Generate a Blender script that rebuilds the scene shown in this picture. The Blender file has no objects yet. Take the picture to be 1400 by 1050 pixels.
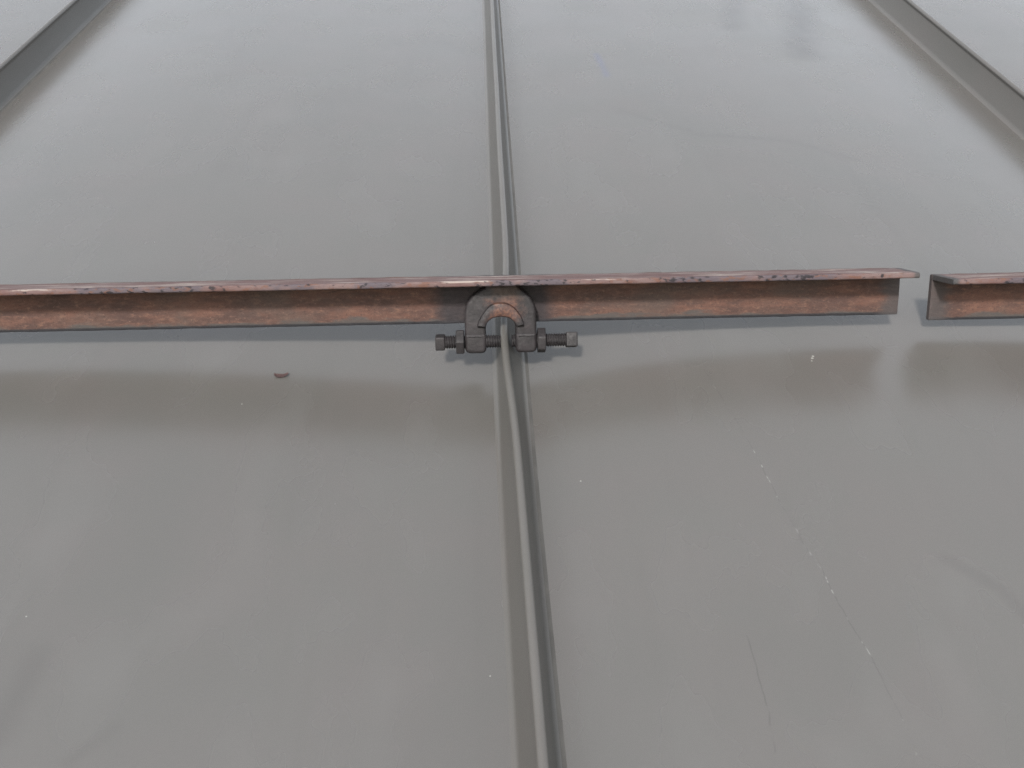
import bpy, bmesh, math, random
from mathutils import Matrix, Vector, noise

random.seed(7)
scene = bpy.context.scene
MM = 0.001
R = math.radians

# ------------------------------------------------------------------ frames
# Roof frame: X across the slope, Y up the slope, Z off the panel.
SLOPE = R(26.565)                       # a 6-in-12 roof, rising away from the viewer
ROOF = Matrix.Translation((0, 0, 3.6)) @ Matrix.Rotation(SLOPE, 4, 'X')
# Bar frame: X along the bar, Y (=n) out of the web's front face, Z (=v) up the web.
BAR_Y, BAR_Z = -2.0 * MM, 27.5 * MM


def bar_matrix(dy=0.0, dz=0.0):
    # the angle iron stands plumb, so its web is vertical in the world
    return (ROOF @ Matrix.Translation((0, BAR_Y + dy, BAR_Z + dz))
            @ Matrix.Rotation(-SLOPE, 4, 'X') @ Matrix.Diagonal((1, -1, 1, 1)))


# ------------------------------------------------------------------ camera
cam_data = bpy.data.cameras.new('camera')
cam = bpy.data.objects.new('camera', cam_data)
scene.collection.objects.link(cam)
scene.camera = cam
F_PX = 1220.0
cam_data.sensor_width = 36.0
cam_data.lens = 36.0 * F_PX / 1400.0
cam_data.clip_start = 0.01
cam_data.clip_end = 3000
PITCH = math.atan(1013 / F_PX)
YAW = math.atan(55 / F_PX * math.cos(PITCH))
cam.matrix_world = (ROOF @ Matrix.Translation((-14.3 * MM, -422 * MM, 330 * MM))
                    @ Matrix.Rotation(-YAW, 4, 'Z') @ Matrix.Rotation(math.pi / 2 - PITCH, 4, 'X'))

# ------------------------------------------------------------------ sky and sun
SUN_EL = R(29)        # above the horizon
SUN_LEFT = R(14)      # sun stands behind the viewer, this far round to the left
to_sun = Vector((-math.sin(SUN_LEFT) * math.cos(SUN_EL), -math.cos(SUN_LEFT) * math.cos(SUN_EL), math.sin(SUN_EL)))
world = bpy.data.worlds.new('World')
scene.world = world
world.use_nodes = True
world.cycles.sampling_method = 'MANUAL'
world.cycles.sample_map_resolution = 2048
nt = world.node_tree
bg = nt.nodes['Background']
sky = nt.nodes.new('ShaderNodeTexSky')
sky.sky_type = 'NISHITA'
sky.sun_disc = False
sky.sun_elevation = SUN_EL
sky.sun_rotation = math.atan2(to_sun.x, to_sun.y)
sky.air_density = 1.6
sky.dust_density = 0.6
sky.ozone_density = 1.0
hsv = nt.nodes.new('ShaderNodeHueSaturation')      # thin haze takes the deep blue out of the sky
hsv.inputs['Saturation'].default_value = 0.30
nt.links.new(sky.outputs[0], hsv.inputs['Color'])
nt.links.new(hsv.outputs[0], bg.inputs['Color'])
bg.inputs['Strength'].default_value = 0.15

sun_data = bpy.data.lights.new('sun', 'SUN')
sun_data.energy = 2.2
sun_data.angle = R(6)
sun_data.color = (1.0, 0.95, 0.9)
sun = bpy.data.objects.new('sun', sun_data)
scene.collection.objects.link(sun)
sun.rotation_euler = to_sun.to_track_quat('Z', 'Y').to_euler()
sun.location = to_sun * 20

vs = scene.view_settings
vs.view_transform = 'Standard'
vs.look = 'None'
vs.exposure = 1.57
vs.gamma = 1.0
vs.use_curve_mapping = False
scene.render.dither_intensity = 2.0       # a little sensor grain instead of banding on the smooth paint


# ------------------------------------------------------------------ helpers
def link(o, parent=None):
    scene.collection.objects.link(o)
    if parent is not None:
        o.parent = parent
    return o


def thing(name, label, cat, matrix, group=None):
    o = bpy.data.objects.new(name, None)
    o.empty_display_size = 0.02
    link(o)
    o.matrix_world = matrix
    o['label'] = label
    o['category'] = cat
    if group:
        o['group'] = group
    return o


def mesh_obj(name, bm, mat, parent=None, smooth=None):
    bmesh.ops.recalc_face_normals(bm, faces=bm.faces[:])
    me = bpy.data.meshes.new(name)
    bm.to_mesh(me)
    bm.free()
    if smooth is not None:
        for p in me.polygons:
            p.use_smooth = True
        me.set_sharp_from_angle(angle=R(smooth))
    me.materials.append(mat)
    return link(bpy.data.objects.new(name, me), parent)


MARK_DX = 9.5       # mm, offset of the surveyed scratches and smears


class NT:
    """tiny node builder"""
    def __init__(self, name):
        self.mat = bpy.data.materials.new(name)
        self.mat.use_nodes = True
        self.t = self.mat.node_tree
        self.b = self.t.nodes['Principled BSDF']
        tc = self.t.nodes.new('ShaderNodeTexCoord')
        self.co = tc.outputs['Object']

    def _set(self, sock, v):
        if hasattr(v, 'is_output') or isinstance(v, bpy.types.NodeSocket):
            self.t.links.new(v, sock)
        else:
            sock.default_value = v

    def math(self, op, a, b=0.0, c=0.0, clamp=False):
        n = self.t.nodes.new('ShaderNodeMath')
        n.operation = op
        n.use_clamp = clamp
        for i, v in enumerate((a, b, c)):
            self._set(n.inputs[i], v)
        return n.outputs[0]

    def vec(self, op, a, b=(0, 0, 0), scale=None):
        n = self.t.nodes.new('ShaderNodeVectorMath')
        n.operation = op
        self._set(n.inputs[0], a)
        self._set(n.inputs[1], b)
        if scale is not None:
            self._set(n.inputs['Scale'], scale)
        return n.outputs['Value'] if op in ('LENGTH', 'DOT_PRODUCT', 'DISTANCE') else n.outputs['Vector']

    def noise(self, scale, detail=4, rough=0.55, stretch=(1, 1, 1), off=(0, 0, 0), dist=0.0):
        m = self.t.nodes.new('ShaderNodeMapping')
        m.inputs['Scale'].default_value = stretch
        m.inputs['Location'].default_value = off
        self.t.links.new(self.co, m.inputs['Vector'])
        n = self.t.nodes.new('ShaderNodeTexNoise')
        n.inputs['Scale'].default_value = scale
        n.inputs['Detail'].default_value = detail
        n.inputs['Roughness'].default_value = rough
        n.inputs['Distortion'].default_value = dist
        self.t.links.new(m.outputs[0], n.inputs['Vector'])
        return n.outputs['Fac']

    def ramp(self, fac, lo, hi, a=0.0, b=1.0):
        n = self.t.nodes.new('ShaderNodeMapRange')
        n.interpolation_type = 'SMOOTHSTEP'
        for i, v in enumerate((fac, lo, hi, a, b)):
            self._set(n.inputs[i], v)
        return n.outputs[0]

    def mix(self, fac, a, b):
        n = self.t.nodes.new('ShaderNodeMix')
        n.data_type = 'RGBA'
        self._set(n.inputs['Factor'], fac)
        self._set(n.inputs['A'], a if not isinstance(a, tuple) else (*a, 1))
        self._set(n.inputs['B'], b if not isinstance(b, tuple) else (*b, 1))
        return n.outputs['Result']

    def xyz(self):
        s = self.t.nodes.new('ShaderNodeSeparateXYZ')
        self.t.links.new(self.co, s.inputs[0])
        return s.outputs

    def bump(self, h, strength, dist):
        n = self.t.nodes.new('ShaderNodeBump')
        n.inputs['Strength'].default_value = strength
        n.inputs['Distance'].default_value = dist
        self.t.links.new(h, n.inputs['Height'])
        self.t.links.new(n.outputs[0], self.b.inputs['Normal'])

    def done(self, color, rough, metallic=0.0, spec=0.5):
        self._set(self.b.inputs['Base Color'], color if not isinstance(color, tuple) else (*color, 1))
        self._set(self.b.inputs['Roughness'], rough)
        self._set(self.b.inputs['Metallic'], metallic)
        self.b.inputs['Specular IOR Level'].default_value = spec
        return self.mat

    def seg(self, a, b):
        """distance in the roof plane to the segment a-b (mm)"""
        a = Vector(((a[0] + MARK_DX) * MM, a[1] * MM, 0))
        b = Vector(((b[0] + MARK_DX) * MM, b[1] * MM, 0))
        ba = b - a
        flat = self.flat
        pa = self.vec('SUBTRACT', flat, tuple(a))
        h = self.math('DIVIDE', self.vec('DOT_PRODUCT', pa, tuple(ba)), ba.length_squared, clamp=True)
        q = self.vec('SCALE', tuple(ba), scale=h)
        return self.vec('DISTANCE', pa, q)

    def polydist(self, pts):
        d = None
        for a, b in zip(pts[:-1], pts[1:]):
            s = self.seg(a, b)
            d = s if d is None else self.math('MINIMUM', d, s)
        return d


# ------------------------------------------------------------------ materials
PAINT = (0.0600, 0.0572, 0.0530)


def paint_material(name, lines=(), smears_reflections=(), spots=(), ior=1.66, base_rough=0.25):
    """olive grey baked paint; lines = (pts, half width, white share), smears = (pts, half width, amount, colour)"""
    m = NT(name)
    m.flat = m.vec('MULTIPLY', m.co, (1, 1, 0))
    wob = m.t.nodes.new('ShaderNodeTexNoise')
    wob.inputs['Scale'].default_value = 60
    m.t.links.new(m.co, wob.inputs['Vector'])
    off = m.vec('SCALE', m.vec('SUBTRACT', wob.outputs['Color'], (0.5, 0.5, 0.5)), scale=0.004)
    m.flat = m.vec('MULTIPLY', m.vec('ADD', m.flat, off), (1, 1, 0))
    big = m.noise(7, 3, 0.5, (1, 0.6, 1))
    col = m.mix(m.ramp(big, 0.3, 0.7), tuple(c * 0.97 for c in PAINT), tuple(c * 1.03 for c in PAINT))
    tint = m.noise(16, 4, 0.6, off=(3, 1, 0))
    col = m.mix(m.ramp(tint, 0.35, 0.7, 0, 0.3), col, (0.0677, 0.0592, 0.0562))
    film = m.noise(26, 3, 0.5, (1, 0.5, 1), off=(7, 2, 1))
    col = m.mix(m.ramp(film, 0.5, 0.8, 0, 0.09), col, (0.1000, 0.1000, 0.0977))
    run = m.noise(60, 4, 0.6, (1, 0.05, 1), off=(1, 4, 0))        # rain runs down the slope
    col = m.mix(m.ramp(run, 0.5, 0.75, 0, 0.10), col, (0.0462, 0.0431, 0.0385))
    # sparse pale and dark specks
    v = m.t.nodes.new('ShaderNodeTexVoronoi')
    v.inputs['Scale'].default_value = 17
    m.t.links.new(m.flat, v.inputs['Vector'])
    speck = m.math('LESS_THAN', v.outputs['Distance'], 0.006)
    sel = m.t.nodes.new('ShaderNodeSeparateColor')
    m.t.links.new(v.outputs['Color'], sel.inputs[0])
    col = m.mix(m.math('MULTIPLY', speck, m.math('LESS_THAN', sel.outputs[0], 0.18)), col, (0.2000, 0.1962, 0.1846))
    col = m.mix(m.math('MULTIPLY', speck, m.math('GREATER_THAN', sel.outputs[0], 0.8)), col, (0.0269, 0.0231, 0.0215))
    matte = None
    for pts, w, amt, c in smears_reflections:
        d = m.polydist(pts)
        k = m.ramp(d, 0.0, w * MM, amt, 0.0)
        k = m.math('MULTIPLY', k, m.ramp(m.noise(30, 3, 0.5, off=(w, 0, 0)), 0.2, 0.6, 0.35, 1.0))
        col = m.mix(k, col, c)
        matte = k if matte is None else m.math('MAXIMUM', matte, k)
    for pts, w, white in lines:
        d = m.polydist(pts)
        k = m.math('LESS_THAN', d, w * MM)
        br = m.noise(70, 3, 0.6, off=(w * 10, 5, 0))
        dark = m.math('MULTIPLY', k, m.ramp(br, 0.38, 0.56, 0.0, 0.38))
        col = m.mix(dark, col, (0.0308, 0.0277, 0.0262))
        if white:
            br2 = m.noise(240, 3, 0.6, off=(1, 9, 0))
            col = m.mix(m.math('MULTIPLY', k, m.ramp(br2, 1 - white, 1 - white + 0.12, 0.0, 0.62)), col, (0.1615, 0.1592, 0.1500))
    for (x, y, r, c) in spots:
        d = m.vec('DISTANCE', m.flat, ((x + MARK_DX) * MM, y * MM, 0))
        col = m.mix(m.math('LESS_THAN', d, r * MM), col, c)
    rough = m.math('ADD', m.ramp(film, 0.4, 0.75, 0.0, 0.05), base_rough)
    m.bump(m.noise(13, 1, 0.5, off=(2, 2, 2)), 0.26, 0.002)
    m.b.inputs['IOR'].default_value = ior
    mat = m.done(col, rough, 0.0, 0.5)
    if matte is not None:      # dirt film and painted reflections are dull as well as dark
        m.t.links.new(m.math('MULTIPLY_ADD', matte, -0.4, 0.5), m.b.inputs['Specular IOR Level'])
    return mat


WHITE = (0.1692, 0.1669, 0.1538)
SMUT_REFLECTION = (0.0400, 0.0385, 0.0385)
mat_paint = paint_material('olive_grey_paint')
mat_seam = paint_material('olive_grey_seam_paint', ior=1.45, base_rough=0.38)
mat_paint_right = paint_material(
    'olive_grey_paint_scratched',
    lines=[([(100.1, -28.3), (111.9, -95.9), (115.6, -129.1), (126.1, -193.5), (131.1, -230.5), (135, -290)], 0.24, 0.47),
           ([(82.6, -205), (83, -235.2), (81, -256.2)], 0.33, 0)],
    smears_reflections=[([(98, 340), (160.7, 281.3), (230.6, 264.7), (274, 229.5)], 6, 0.16, SMUT_REFLECTION),
            ([(92.9, 483), (97, 423.5)], 6, 0.35, (0.0538, 0.0615, 0.1077)),
            ([(180, -170), (197.4, -188.3), (204, -210)], 6, 0.16, SMUT_REFLECTION),
            ([(390, 900), (345, 640), (300, 470)], 32, 0.5, SMUT_REFLECTION),  # reflection of something up the slope, painted as a dark streak
            ([(300, 900), (272, 650), (246, 550)], 22, 0.38, SMUT_REFLECTION)],  # second painted reflection, narrower and fainter
    spots=[(164.4, -21, 0.7, WHITE), (163.5, -22.8, 0.75, WHITE), (162.7, -25.2, 0.5, WHITE), (22.1, -107, 0.45, WHITE)])
mat_paint_left = paint_material(
    'olive_grey_paint_smeared',
    smears_reflections=[([(-211.8, -205), (-213.6, -240)], 11, 0.2, SMUT_REFLECTION),
            ([(-170.8, -237), (-184, -250)], 5, 0.13, SMUT_REFLECTION)],
    spots=[(-25.9, -214.1, 0.35, WHITE), (-224, -185, 0.35, WHITE), (-160, -46, 0.4, WHITE)])


def web_material():
    m = NT('brown_rust')
    s = m.xyz()
    n1 = m.noise(120, 6, 0.65, (0.25, 1, 1))
    n2 = m.noise(420, 5, 0.7, (0.45, 1, 1))
    n3 = m.noise(28, 4, 0.6, (0.7, 1, 1))
    n4 = m.noise(900, 3, 0.6, (0.7, 1, 1), off=(5, 0, 0))
    col = m.mix(m.ramp(n1, 0.38, 0.64), (0.0410, 0.0234, 0.0198), (0.0707, 0.0354, 0.0262))
    col = m.mix(m.ramp(n2, 0.50, 0.70, 0, 0.75), col, (0.0955, 0.0495, 0.0333))
    col = m.mix(m.ramp(n3, 0.48, 0.68, 0, 0.6), col, (0.0439, 0.0333, 0.0290))
    col = m.mix(m.ramp(n4, 0.60, 0.70, 0, 0.55), col, (0.1167, 0.0743, 0.0531))
    col = m.mix(m.ramp(n4, 0.42, 0.34, 0, 0.6), col, (0.0213, 0.0149, 0.0142))
    # grey mill scale creeping up from the bottom edge, dark line along the arris
    e = m.math('ADD', s[2], m.math('MULTIPLY', m.math('SUBTRACT', n1, 0.5), -0.018))
    col = m.mix(m.math('MULTIPLY', m.ramp(e, 0.0036, 0.0010), 0.85), col, (0.0339, 0.0326, 0.0318))
    col = m.mix(m.ramp(s[2], 0.0020, 0.0011, 0, 0.92), col, (0.0085, 0.0085, 0.0106))
    # darker round the weld, grey towards the bar ends
    px = m.math('ABSOLUTE', m.math('ADD', s[0], 0.0095))
    weld = m.ramp(m.math('ADD', px, m.math('MULTIPLY', m.math('SUBTRACT', n3, 0.5), 0.014)), 0.038, 0.026)
    col = m.mix(m.math('MULTIPLY', weld, 0.9), col, (0.0170, 0.0155, 0.0177))
    ax = m.math('ABSOLUTE', m.math('SUBTRACT', s[0], 0.2360))
    end = m.ramp(m.math('ADD', ax, m.math('MULTIPLY', m.math('SUBTRACT', n1, 0.5), 0.016)), 0.0235, 0.0150)
    col = m.mix(m.math('MULTIPLY', end, 0.85), col, (0.0326, 0.0283, 0.0283))
    pit = m.noise(700, 4, 0.6)
    m.bump(m.math('ADD', m.math('MULTIPLY', n2, 0.8), m.math('MULTIPLY', pit, 0.4)), 0.6, 0.0007)
    return m.done(col, m.ramp(n2, 0.3, 0.7, 0.9, 0.7), 0.0, 0.25)


def flange_material():
    m = NT('pink_weathered_rust')
    s = m.xyz()
    n1 = m.noise(90, 6, 0.65, (0.18, 1, 1))
    n2 = m.noise(420, 5, 0.7, (0.45, 1, 1))
    st = m.noise(210, 5, 0.65, (0.11, 1.2, 1))
    n3 = m.noise(30, 4, 0.6, (0.7, 1, 1))
    col = m.mix(m.ramp(n1, 0.38, 0.62), (0.0667, 0.0360, 0.0334), (0.0867, 0.0593, 0.0566))
    col = m.mix(m.ramp(n2, 0.5, 0.66, 0, 0.65), col, (0.0556, 0.0247, 0.0193))
    # pale worn streaks on the upper face
    top = m.ramp(s[2], 0.0256, 0.0266)
    col = m.mix(m.math('MULTIPLY', m.math('MULTIPLY', m.ramp(st, 0.54, 0.60), top), 0.9), col, (0.1867, 0.1582, 0.1416))
    col = m.mix(m.math('MULTIPLY', m.math('MULTIPLY', m.ramp(st, 0.42, 0.36), top), 0.6), col, (0.0467, 0.0229, 0.0193))
    # front lip: violet grey bare steel, orange scabs and clustered dark pits
    lip = m.ramp(s[1], 0.0218, 0.0232)
    g = m.math('MULTIPLY', lip, m.ramp(n3, 0.47, 0.55))
    col = m.mix(m.math('MULTIPLY', g, 0.8), col, (0.0445, 0.0387, 0.0464))
    o = m.math('MULTIPLY', lip, m.ramp(m.noise(330, 4, 0.6, (0.6, 1, 1), off=(4, 0, 0)), 0.53, 0.62))
    col = m.mix(m.math('MULTIPLY', o, 0.7), col, (0.0756, 0.0334, 0.0198))
    sp = m.math('ADD', m.noise(520, 3, 0.6, (0.6, 1, 1), off=(0, 3, 0)), m.math('MULTIPLY', n3, 0.35))
    col = m.mix(m.math('MULTIPLY', m.math('MULTIPLY', m.ramp(sp, 0.74, 0.80), lip), 0.95), col, (0.0080, 0.0065, 0.0081))
    ax = m.math('ABSOLUTE', m.math('SUBTRACT', s[0], 0.2360))
    end = m.ramp(m.math('ADD', ax, m.math('MULTIPLY', m.math('SUBTRACT', n1, 0.5), 0.006)), 0.0152, 0.0125)
    col = m.mix(m.math('MULTIPLY', end, 0.85), col, (0.0276, 0.0281, 0.0283))
    pit = m.noise(900, 4, 0.6)
    m.bump(m.math('ADD', n2, m.math('MULTIPLY', pit, 0.5)), 0.7, 0.0006)
    return m.done(col, m.ramp(n2, 0.3, 0.7, 0.85, 0.62), 0.0, 0.25)


def iron_material(name, rust=0.0, base=(0.0122, 0.0102, 0.0112)):
    m = NT(name)
    s = m.xyz()
    n1 = m.noise(140, 5, 0.6)
    n2 = m.noise(600, 4, 0.6)
    col = m.mix(m.ramp(n1, 0.35, 0.65), tuple(c * 0.75 for c in base), tuple(c * 1.3 for c in base))
    col = m.mix(m.ramp(n1, 0.55, 0.75, 0, 0.35), col, (0.0185, 0.0131, 0.0131))
    if rust:
        # weld rust running down the middle of the casting
        n5 = m.noise(75, 4, 0.6, off=(2, 0, 5))
        cx = m.math('ABSOLUTE', m.math('ADD', m.math('SUBTRACT', s[0], 0.0022), m.math('MULTIPLY', m.math('SUBTRACT', n5, 0.5), 0.022)))
        k = m.math('MULTIPLY', m.ramp(cx, 0.0135, 0.0070), m.ramp(s[2], 0.001, 0.006))
        k = m.math('MULTIPLY', k, m.ramp(m.math('MULTIPLY_ADD', n1, 0.4, m.math('MULTIPLY', n5, 0.6)), 0.38, 0.54))
        rc = m.mix(m.ramp(n2, 0.4, 0.62), (0.0462, 0.0215, 0.0169), (0.0885, 0.0408, 0.0262))
        rc = m.mix(m.ramp(s[2], 0.013, 0.018), rc, (0.0354, 0.0215, 0.0162))
        col = m.mix(m.math('MULTIPLY', k, rust * 0.8), col, rc)
    m.bump(m.math('ADD', n1, m.math('MULTIPLY', n2, 0.5)), 0.55, 0.0008)
    return m.done(col, m.ramp(n2, 0.3, 0.7, 0.72, 0.55), 0.0, 0.3)


mat_web = web_material()
mat_flange = flange_material()
mat_iron = iron_material('dark_cast_iron', rust=0.95)
mat_bolt = iron_material('dark_bolt_steel', base=(0.0115, 0.0100, 0.0108))


def plain(name, c, rough, scale=3.0):
    m = NT(name)
    n = m.noise(scale, 6, 0.6)
    col = m.mix(m.ramp(n, 0.3, 0.7), tuple(x * 0.8 for x in c), tuple(x * 1.2 for x in c))
    return m.done(col, rough)


# ------------------------------------------------------------------ setting: ground and building
g = bmesh.new()
bmesh.ops.create_grid(g, x_segments=8, y_segments=8, size=900)
ground = mesh_obj('ground', g, plain('dry_grass', (0.075, 0.085, 0.045), 0.9, 0.4))
ground['kind'] = 'structure'

PITCH_X = 463 * MM
K0, K1 = -6, 6                       # seam numbers at the two gable ends
Y_EAVE, Y_RIDGE = -2.3, 3.4          # along the slope
roof = thing('metal_roof', 'olive grey standing seam metal roof under the rusty bars', 'roof', ROOF)

# crown height in mm, skew of its peak, fullness
CROWN = {-1: (11.3, 0.66, 0.9), 0: (13.6, 1.0, 0.62), -2: (9.0, 1.0, 0.85), 1: (10.5, 1.0, 0.8)}


def panel_z(k, x, y):
    """height of the pan's skin: each pan is crowned between its seams and slightly oil-canned"""
    a = k * PITCH_X + 13 * MM
    b = (k + 1) * PITCH_X - 13 * MM
    u = (x - a) / (b - a)
    if u <= 0 or u >= 1:
        return 0.0
    c, skew, full = CROWN.get(k, (10.0, 1.0, 0.85))
    e = math.sin(math.pi * u)
    z = c * MM * math.sin(math.pi * u ** skew) ** full
    z += e * 0.8 * MM * noise.noise(Vector((x * 5 + k * 3.1, y * 3.2, 0.3)))
    return z


def y_steps():
    ys, y = [], Y_EAVE
    while y < Y_RIDGE:
        ys.append(y)
        y += 0.014 if -0.4 < y < 1.2 else (0.04 if -0.8 < y < 1.2 else 0.11)
    ys.append(Y_RIDGE)
    return ys


YS = y_steps()
for k in range(K0, K1):
    bm = bmesh.new()
    nx = 44 if k in (-1, 0) else 22
    a = k * PITCH_X + 1 * MM
    b = (k + 1) * PITCH_X - 1 * MM
    fa, fb = k * PITCH_X + 13 * MM, (k + 1) * PITCH_X - 13 * MM
    xs = [a] + [fa + (fb - fa) * (0.5 - 0.5 * math.cos(math.pi * (0.15 + 0.7 * i / nx)) - 0.5 + 0.5 * math.cos(math.pi * 0.15)) / math.cos(math.pi * 0.15) for i in range(nx + 1)] + [b]
    rows = [[bm.verts.new((x, y, panel_z(k, x, y))) for x in xs] for y in YS]
    for r0, r1 in zip(rows[:-1], rows[1:]):
        for i in range(len(xs) - 1):
            bm.faces.new((r0[i], r0[i + 1], r1[i + 1], r1[i]))
    mesh_obj('roof_panel', bm, {0: mat_paint_right, -1: mat_paint_left}.get(k, mat_paint), roof, smooth=60)


# seam cross section in mm: pan leg with a rolled lock on top and a hem low on the right
def seam_profile():
    p = [(-11.6, -0.1), (-10.9, 0.25), (-9.8, 0.8), (-8.8, 1.9), (-8.2, 3.5), (-2.9, 21.2), (-2.75, 22.2)]
    cx, cz, r = -1.0, 24.3, 2.25
    for i in range(11):
        t = R(215 - i * 25)
        p.append((cx + r * math.cos(t), cz + r * math.sin(t)))
    p += [(1.05, 21.6), (1.2, 20.6), (5.1, 4.0), (5.6, 2.9), (6.3, 2.0), (7.0, 1.35), (7.8, 0.8), (8.6, 0.45), (9.4, 0.22), (10.0, -0.15)]
    return p


def seam_bow(y):
    t = min(y, 0.0) / 0.254
    return 3.5 * MM * t * t / (1 + 0.25 * t * t)


mat_foot_shade = plain('seam_foot_shade', (0.040, 0.038, 0.035), 0.8, 60)      # the seam's shade painted dark along its right foot
SEAM = seam_profile()
for k in range(K0, K1 + 1):
    bm = bmesh.new()
    rows = []
    for y in YS:
        row = []
        for (x, z) in SEAM:
            pinch = -3.6 * math.exp(-((y + 0.012) / 0.055) ** 2) * max(0.0, (z - 5) / 20.0) if abs(x) < 9 else 0.0
            wv = 0.35 * noise.noise(Vector((y * 6, k * 4.7, 0))) * z / 25
            row.append(bm.verts.new((k * PITCH_X + seam_bow(y) + (x + pinch + wv) * MM, y, z * MM)))
        rows.append(row)
    for r0, r1 in zip(rows[:-1], rows[1:]):
        for i in range(len(SEAM) - 1):
            f = bm.faces.new((r0[i], r0[i + 1], r1[i + 1], r1[i]))
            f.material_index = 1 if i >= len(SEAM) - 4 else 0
    mesh_obj('standing_seam', bm, mat_seam, roof, smooth=50).data.materials.append(mat_foot_shade)


def box(bm, x0, x1, y0, y1, z0, z1, matrix=None):
    vs_ = [bm.verts.new((x, y, z)) for x in (x0, x1) for y in (y0, y1) for z in (z0, z1)]
    for q in ((0, 1, 3, 2), (4, 6, 7, 5), (0, 4, 5, 1), (2, 3, 7, 6), (0, 2, 6, 4), (1, 5, 7, 3)):
        bm.faces.new([vs_[i] for i in q])
    if matrix is not None:
        bmesh.ops.transform(bm, matrix=matrix, verts=vs_)
    return vs_


bm = bmesh.new()
box(bm, K0 * PITCH_X - 0.02, K1 * PITCH_X + 0.02, Y_EAVE + 0.02, Y_RIDGE, -0.12, -0.004)
mesh_obj('roof_deck', bm, plain('fascia_board', (0.3, 0.29, 0.26), 0.7, 20), roof)
bm = bmesh.new()
box(bm, K0 * PITCH_X - 0.03, K1 * PITCH_X + 0.03, Y_RIDGE - 0.16, Y_RIDGE + 0.02, 0.030, 0.036)
mesh_obj('ridge_cap', bm, mat_paint, roof)
bm = bmesh.new()   # the storey under the roof, plumb in the world
x0, x1 = K0 * PITCH_X + 0.15, K1 * PITCH_X - 0.15
yb0, yb1 = (Y_EAVE + 0.35) * math.cos(SLOPE), (Y_RIDGE - 0.05) * math.cos(SLOPE)
zb0 = 3.6 + (Y_EAVE + 0.35) * math.sin(SLOPE) - 0.14
zb1 = 3.6 + (Y_RIDGE - 0.05) * math.sin(SLOPE) - 0.14
w = [bm.verts.new(p) for p in ((x0, yb0, 0), (x1, yb0, 0), (x1, yb1, 0), (x0, yb1, 0), (x0, yb0, zb0), (x1, yb0, zb0), (x1, yb1, zb1), (x0, yb1, zb1))]
for q in ((0, 1, 5, 4), (1, 2, 6, 5), (2, 3, 7, 6), (3, 0, 4, 7), (4, 5, 6, 7)):
    bm.faces.new([w[i] for i in q])
bmesh.ops.transform(bm, matrix=ROOF.inverted(), verts=bm.verts[:])
mesh_obj('wall', bm, plain('render_wall', (0.42, 0.39, 0.34), 0.85, 6), roof)


# ------------------------------------------------------------------ rusty angle bars
def round_poly(pts, radii, seg=4):
    out = []
    n = len(pts)
    for i in range(n):
        p = Vector(pts[i]); a = Vector(pts[i - 1]); b = Vector(pts[(i + 1) % n]); r = radii[i]
        if r <= 0:
            out.append(tuple(p)); continue
        d0 = (a - p).normalized(); d1 = (b - p).normalized()
        ang = d0.angle(d1)
        t = min(r / math.tan(ang / 2), 0.45 * (a - p).length, 0.45 * (b - p).length)
        q0 = p + d0 * t; q1 = p + d1 * t
        for j in range(seg + 1):
            s = j / seg
            out.append(tuple((1 - s) ** 2 * q0 + 2 * s * (1 - s) * p + s * s * q1))
    return out


def loft(bm, prof, xs, rough, seed, notch=None):
    """extrude a closed (n, v) profile in mm along x (mm), its surface lightly eaten by rust"""
    rings = []
    cx = sum(p[0] for p in prof) / len(prof); cz = sum(p[1] for p in prof) / len(prof)
    for j, x in enumerate(xs):
        ring = []
        for (n, v) in prof:
            d = rough * noise.fractal(Vector((x * 0.09 + seed, n * 0.22, v * 0.22)), 0.8, 2.0, 4)
            s = 0.93 if j in (0, len(xs) - 1) else 1.0
            if rough == 0:
                s = 1.0
            nn = n + d * 0.5; vv = v + d
            if notch and v < 2 and notch[0] < x < notch[1]:     # torch-cut relief over the seam
                vv += notch[2]
            e = 0.35 * noise.noise(Vector((n * 0.5, v * 0.5, seed))) if j in (0, len(xs) - 1) and rough else 0
            if s != 1.0:
                # tiny broken arris at the cut ends
                nn = nn + (0.25 if nn < cx else -0.25)
                vv = vv + (0.25 if vv < cz else -0.25)
            ring.append(bm.verts.new(((x + e) * MM, nn * MM, vv * MM)))
        rings.append(ring)
    m = len(prof)
    for r0, r1 in zip(rings[:-1], rings[1:]):
        for i in range(m):
            bm.faces.new((r0[i], r0[(i + 1) % m], r1[(i + 1) % m], r1[i]))
    bm.faces.new(rings[0][::-1]); bm.faces.new(rings[-1])


LEG, TH = 27.0, 3.2
WEB = round_poly([(-TH, 0), (0, 0), (0, LEG * 0.5), (0, LEG - TH - 0.05), (0, LEG), (-TH, LEG)], [0.5, 0.7, 0, 0, 0, 0.6])
FLG = round_poly([(0.02, LEG - TH), (8, LEG - TH), (16, LEG - TH), (LEG - TH, LEG - TH), (LEG - TH, LEG), (16, LEG), (8, LEG), (0.02, LEG)], [0, 0, 0, 1.1, 1.1, 0, 0, 0], 5)


def angle_bar(label, x0, x1, dy, dz, seed, notch=None):
    t = thing('rusty_angle_bar', label, 'metal bar', bar_matrix(dy, dz), 'rusty angle bars across the roof')
    n = int((x1 - x0) / 2.5)
    xs = [x0] + [x0 + 0.4] + [x0 + (x1 - x0) * i / n for i in range(1, n)] + [x1 - 0.4, x1]
    bm = bmesh.new(); loft(bm, WEB, xs, 0.22, seed, notch); mesh_obj('web', bm, mat_web, t, smooth=35)
    bm = bmesh.new(); loft(bm, FLG, xs, 0.15, seed + 3.3); mesh_obj('top_flange', bm, mat_flange, t, smooth=35)
    return t


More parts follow.
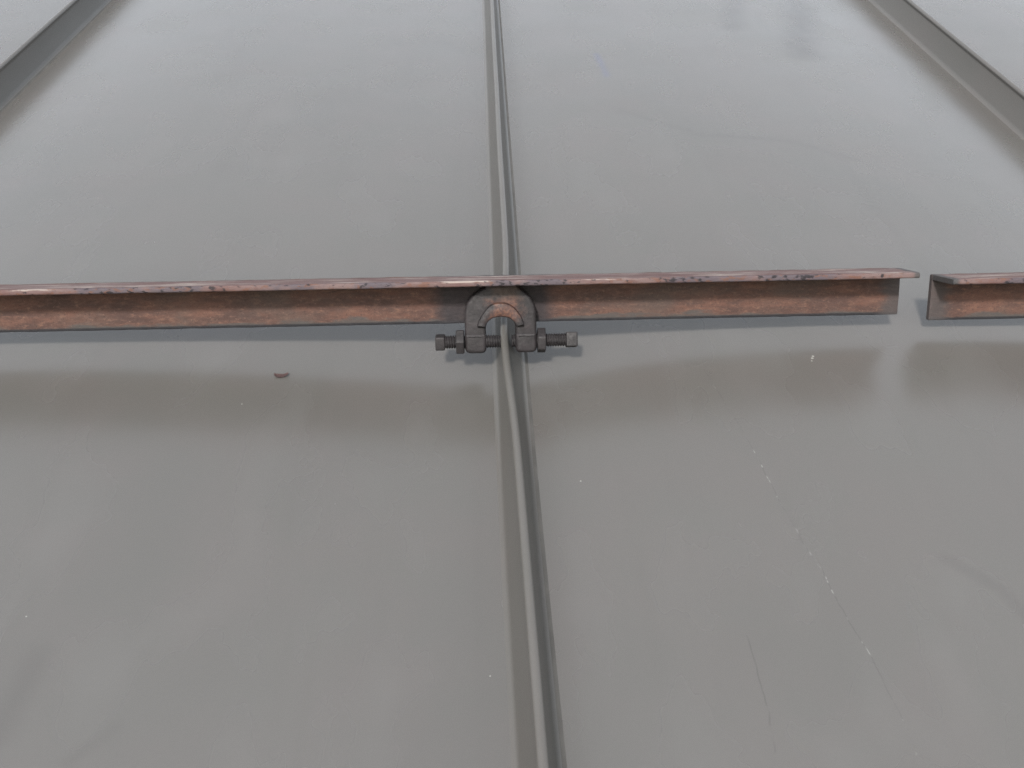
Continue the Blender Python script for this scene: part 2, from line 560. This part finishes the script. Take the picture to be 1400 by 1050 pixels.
bar_a = angle_bar('long rusty steel angle bar held by the clamp on the middle seam', -620, 226, 0, 0, 1.0, (-17.5, 4.5, 7.5))
bar_b = angle_bar('short visible rusty steel angle bar end at the right edge beyond the gap', 246, 640, 0, -0.0048, 21.0)

# ------------------------------------------------------------------ seam clamp
def extrude_outline(bm, pts, n0, n1, bevel, segs=3):
    vs_ = [bm.verts.new((x * MM, n0 * MM, v * MM)) for x, v in pts]
    f = bm.faces.new(vs_)
    r = bmesh.ops.extrude_face_region(bm, geom=[f])
    top = [e for e in r['geom'] if isinstance(e, bmesh.types.BMVert)]
    bmesh.ops.translate(bm, verts=top, vec=(0, (n1 - n0) * MM, 0))
    tf = [e for e in r['geom'] if isinstance(e, bmesh.types.BMFace)]
    edges = [e for fc in tf for e in fc.edges]
    bmesh.ops.bevel(bm, geom=edges, offset=bevel * MM, segments=segs, profile=0.5, affect='EDGES')


def clamp_body():
    bm = bmesh.new()
    outer = [(-20.2, -15.6), (-20.4, 0), (-20.3, 8), (-18.8, 13.2), (-15.8, 17.0), (-12, 19.6), (-8.5, 21.6), (-7.5, 23.5),
             (9.5, 23.5), (10.5, 21.4), (13.6, 19.0), (17, 16), (19.4, 11.5), (20.2, 7), (20.4, 0), (20.2, -15.6)]
    inner = [(8.6, -15.6), (8.4, -1), (7.4, 3.0), (4.8, 6.0), (0, 7.2), (-4.8, 6.0), (-7.4, 3.0), (-8.4, -1), (-8.6, -15.6)]
    rad = [2.6] + [3] * 14 + [2.6]
    pts = round_poly(outer + inner, rad + [2.4, 3, 2, 2, 2, 2, 2, 3, 2.4], 4)
    extrude_outline(bm, pts, 0.3, 10.8, 1.9, 4)
    for s in (-1, 1):     # thick bosses that carry the bolts
        q = round_poly([(s * 8.3, -16.0), (s * 20.6, -16.0), (s * 20.6, -4.2), (s * 8.3, -4.2)], [3.2, 3.6, 2.0, 2.0], 5)
        extrude_outline(bm, q, 0.6, 11.5, 2.2, 4)
    return bm


def resample(pts, n):
    """n points evenly along a Catmull-Rom curve through pts"""
    P = [Vector(p) for p in pts]
    P = [P[0] * 2 - P[1]] + P + [P[-1] * 2 - P[-2]]
    dense = []
    for a, b, c, d in zip(P, P[1:], P[2:], P[3:]):
        for q in range(12):
            t = q / 12
            dense.append(0.5 * (2 * b + (c - a) * t + (2 * a - 5 * b + 4 * c - d) * t * t + (3 * b - a - 3 * c + d) * t ** 3))
    dense.append(P[-2])
    L = [0.0]
    for a, b in zip(dense, dense[1:]):
        L.append(L[-1] + (b - a).length)
    out, k = [], 0
    for i in range(n):
        t = L[-1] * i / (n - 1)
        while k < len(L) - 2 and L[k + 1] < t:
            k += 1
        out.append(dense[k].lerp(dense[k + 1], (t - L[k]) / max(1e-9, L[k + 1] - L[k])))
    return out


def saddle_rib():
    bm = bmesh.new()
    n = 30
    outer = resample([(-13.4, -0.8), (-12.6, 2.6), (-9.6, 7.8), (-6.2, 11.6), (-2.6, 13.2), (3.6, 13.0), (8.2, 10.0), (11.8, 5.0), (13.6, -0.4)], n)
    inner = resample([(-8.7, -1.0), (-7.9, 1.2), (-6.8, 2.8), (-4.0, 4.6), (0, 5.2), (4.0, 4.6), (7.0, 2.8), (8.2, 1.0), (9.2, -0.7)], n)
    rings = []
    for i, (o, q) in enumerate(zip(outer, inner)):
        w = q - o
        lump = 0.5 * noise.noise(Vector((o.x * 0.35, o.y * 0.35, 4)))
        end = 0.55 if i in (0, n - 1) else 1.0
        ring = []
        for f, d in ((0.0, 9.8), (0.01, 11.6), (0.09, 12.9), (0.3, 13.5), (0.7, 13.5), (0.92, 12.9), (1.0, 11.8), (1.0, 9.8)):
            p = o + w * f
            dd = 9.8 + (d - 9.8 + (lump if d > 11 else 0)) * end
            ring.append(bm.verts.new((p.x * MM, dd * MM, p.y * MM)))
        rings.append(ring)
    for r0, r1 in zip(rings, rings[1:]):
        for i in range(8):
            bm.faces.new((r0[i], r0[(i + 1) % 8], r1[(i + 1) % 8], r1[i]))
    bm.faces.new(rings[0]); bm.faces.new(rings[-1][::-1])
    return bm


AX_N, AX_V = 7.0, -9.6      # bolt axis in the bar frame (mm)


def shank(x0, x1, r=3.95, pitch=1.45, depth=0.85):
    bm = bmesh.new()
    na, per = 24, 8
    steps = max(2, int((x1 - x0) / pitch * per))
    rings = []
    for j in range(steps + 1):
        x = x0 + (x1 - x0) * j / steps
        ring = []
        for i in range(na):
            a = 2 * math.pi * i / na
            ph = (x / pitch + i / na) % 1.0
            rr = r - depth * abs(2 * ph - 1)
            ring.append(bm.verts.new((x * MM, (AX_N + rr * math.cos(a)) * MM, (AX_V + rr * math.sin(a)) * MM)))
        rings.append(ring)
    for r0, r1 in zip(rings[:-1], rings[1:]):
        for i in range(na):
            bm.faces.new((r0[i], r0[(i + 1) % na], r1[(i + 1) % na], r1[i]))
    bm.faces.new(rings[0]); bm.faces.new(rings[-1][::-1])
    return bm


def prism(x0, x1, rad, sides, turn, bevel):
    bm = bmesh.new()
    r0 = [bm.verts.new((x0 * MM, (AX_N + rad * math.cos(turn + 2 * math.pi * i / sides)) * MM, (AX_V + rad * math.sin(turn + 2 * math.pi * i / sides)) * MM)) for i in range(sides)]
    r1 = [bm.verts.new((x1 * MM, v.co.y, v.co.z)) for v in r0]
    for i in range(sides):
        bm.faces.new((r0[i], r0[(i + 1) % sides], r1[(i + 1) % sides], r1[i]))
    bm.faces.new(r0[::-1]); bm.faces.new(r1)
    bmesh.ops.bevel(bm, geom=bm.edges[:], offset=bevel * MM, segments=3, profile=0.6, affect='EDGES')
    return bm


CLAMP_X = -6.5 * MM


def make_clamp(label):
    t = thing('seam_clamp', label, 'clamp', bar_matrix() @ Matrix.Translation((CLAMP_X, 0, 0)), 'cast clamps gripping the roof seams')
    mesh_obj('clamp_body', clamp_body(), mat_iron, t, smooth=40)
    mesh_obj('saddle_rib', saddle_rib(), mat_iron, t, smooth=40)
    b = mesh_obj('bolt', shank(-32.2, 0.4), mat_bolt, t, smooth=60)
    mesh_obj('bolt_head', prism(-37.4, -31.9, 5.6, 4, R(38), 0.9), mat_bolt, b, smooth=40)
    mesh_obj('lock_nut', prism(-25.6, -20.95, 7.7, 6, R(8), 0.7), mat_bolt, t, smooth=40)
    b = mesh_obj('bolt', shank(6.2, 37.6), mat_bolt, t, smooth=60)
    mesh_obj('bolt_head', prism(37.3, 43.8, 5.9, 4, R(60), 0.7), mat_bolt, b, smooth=40)
    mesh_obj('lock_nut', prism(20.95, 25.6, 7.5, 6, R(24), 0.7), mat_bolt, t, smooth=40)
    return t


def copy_tree(o, parent=None):
    c = o.copy()
    scene.collection.objects.link(c)
    c.parent = parent
    for ch in list(o.children):
        copy_tree(ch, c)
    return c


clamp = make_clamp('dark cast iron clamp with two square head bolts on the middle roof seam')
for dx, dz, lab in ((-463, 0, 'dark cast iron clamp holding the long bar on the next seam to the left'),
                    (463, -4.8, 'dark cast iron clamp holding the short bar on the next seam to the right')):
    c = copy_tree(clamp)
    c.matrix_world = bar_matrix(0, dz * MM) @ Matrix.Translation((CLAMP_X + dx * MM, 0, 0))
    c['label'] = lab

# ------------------------------------------------------------------ a curled flake of rust lying on the left pan
def flake(label, x, y, rz, size):
    bm = bmesh.new()
    n, mrow = 9, 4
    rows = []
    for j in range(mrow):
        w = (j / (mrow - 1) - 0.5)
        row = []
        for i in range(n):
            u = i / (n - 1) - 0.5
            wid = (1.15 - 1.6 * u * u) * 0.42
            xx = u * size; yy = w * wid * size * (0.8 + 0.3 * noise.noise(Vector((u * 6, w * 3, 2)))) + 0.55 * size * u * u
            zz = 0.35 + size * (0.75 * u * u + 0.25 * w * w) * 0.5
            row.append(bm.verts.new((xx * MM, yy * MM, zz * MM)))
        rows.append(row)
    for r0, r1 in zip(rows[:-1], rows[1:]):
        for i in range(n - 1):
            bm.faces.new((r0[i], r0[i + 1], r1[i + 1], r1[i]))
    r = bmesh.ops.solidify(bm, geom=bm.faces[:], thickness=0.35 * MM)
    o = mesh_obj('rust_flake', bm, flake_mat, None, smooth=50)
    o.matrix_world = ROOF @ Matrix.Translation((x * MM, y * MM, panel_z(-1, x * MM, y * MM) + 0.1 * MM)) @ Matrix.Rotation(rz, 4, 'Z')
    o['label'] = label
    o['category'] = 'rust flake'
    return o


flake_mat = plain('dry_rust_flake', (0.072, 0.042, 0.040), 0.9, 300)
flake('small curled brown rust flake lying on the panel left of the clamp', -132.5, -22, R(4), 8.0)
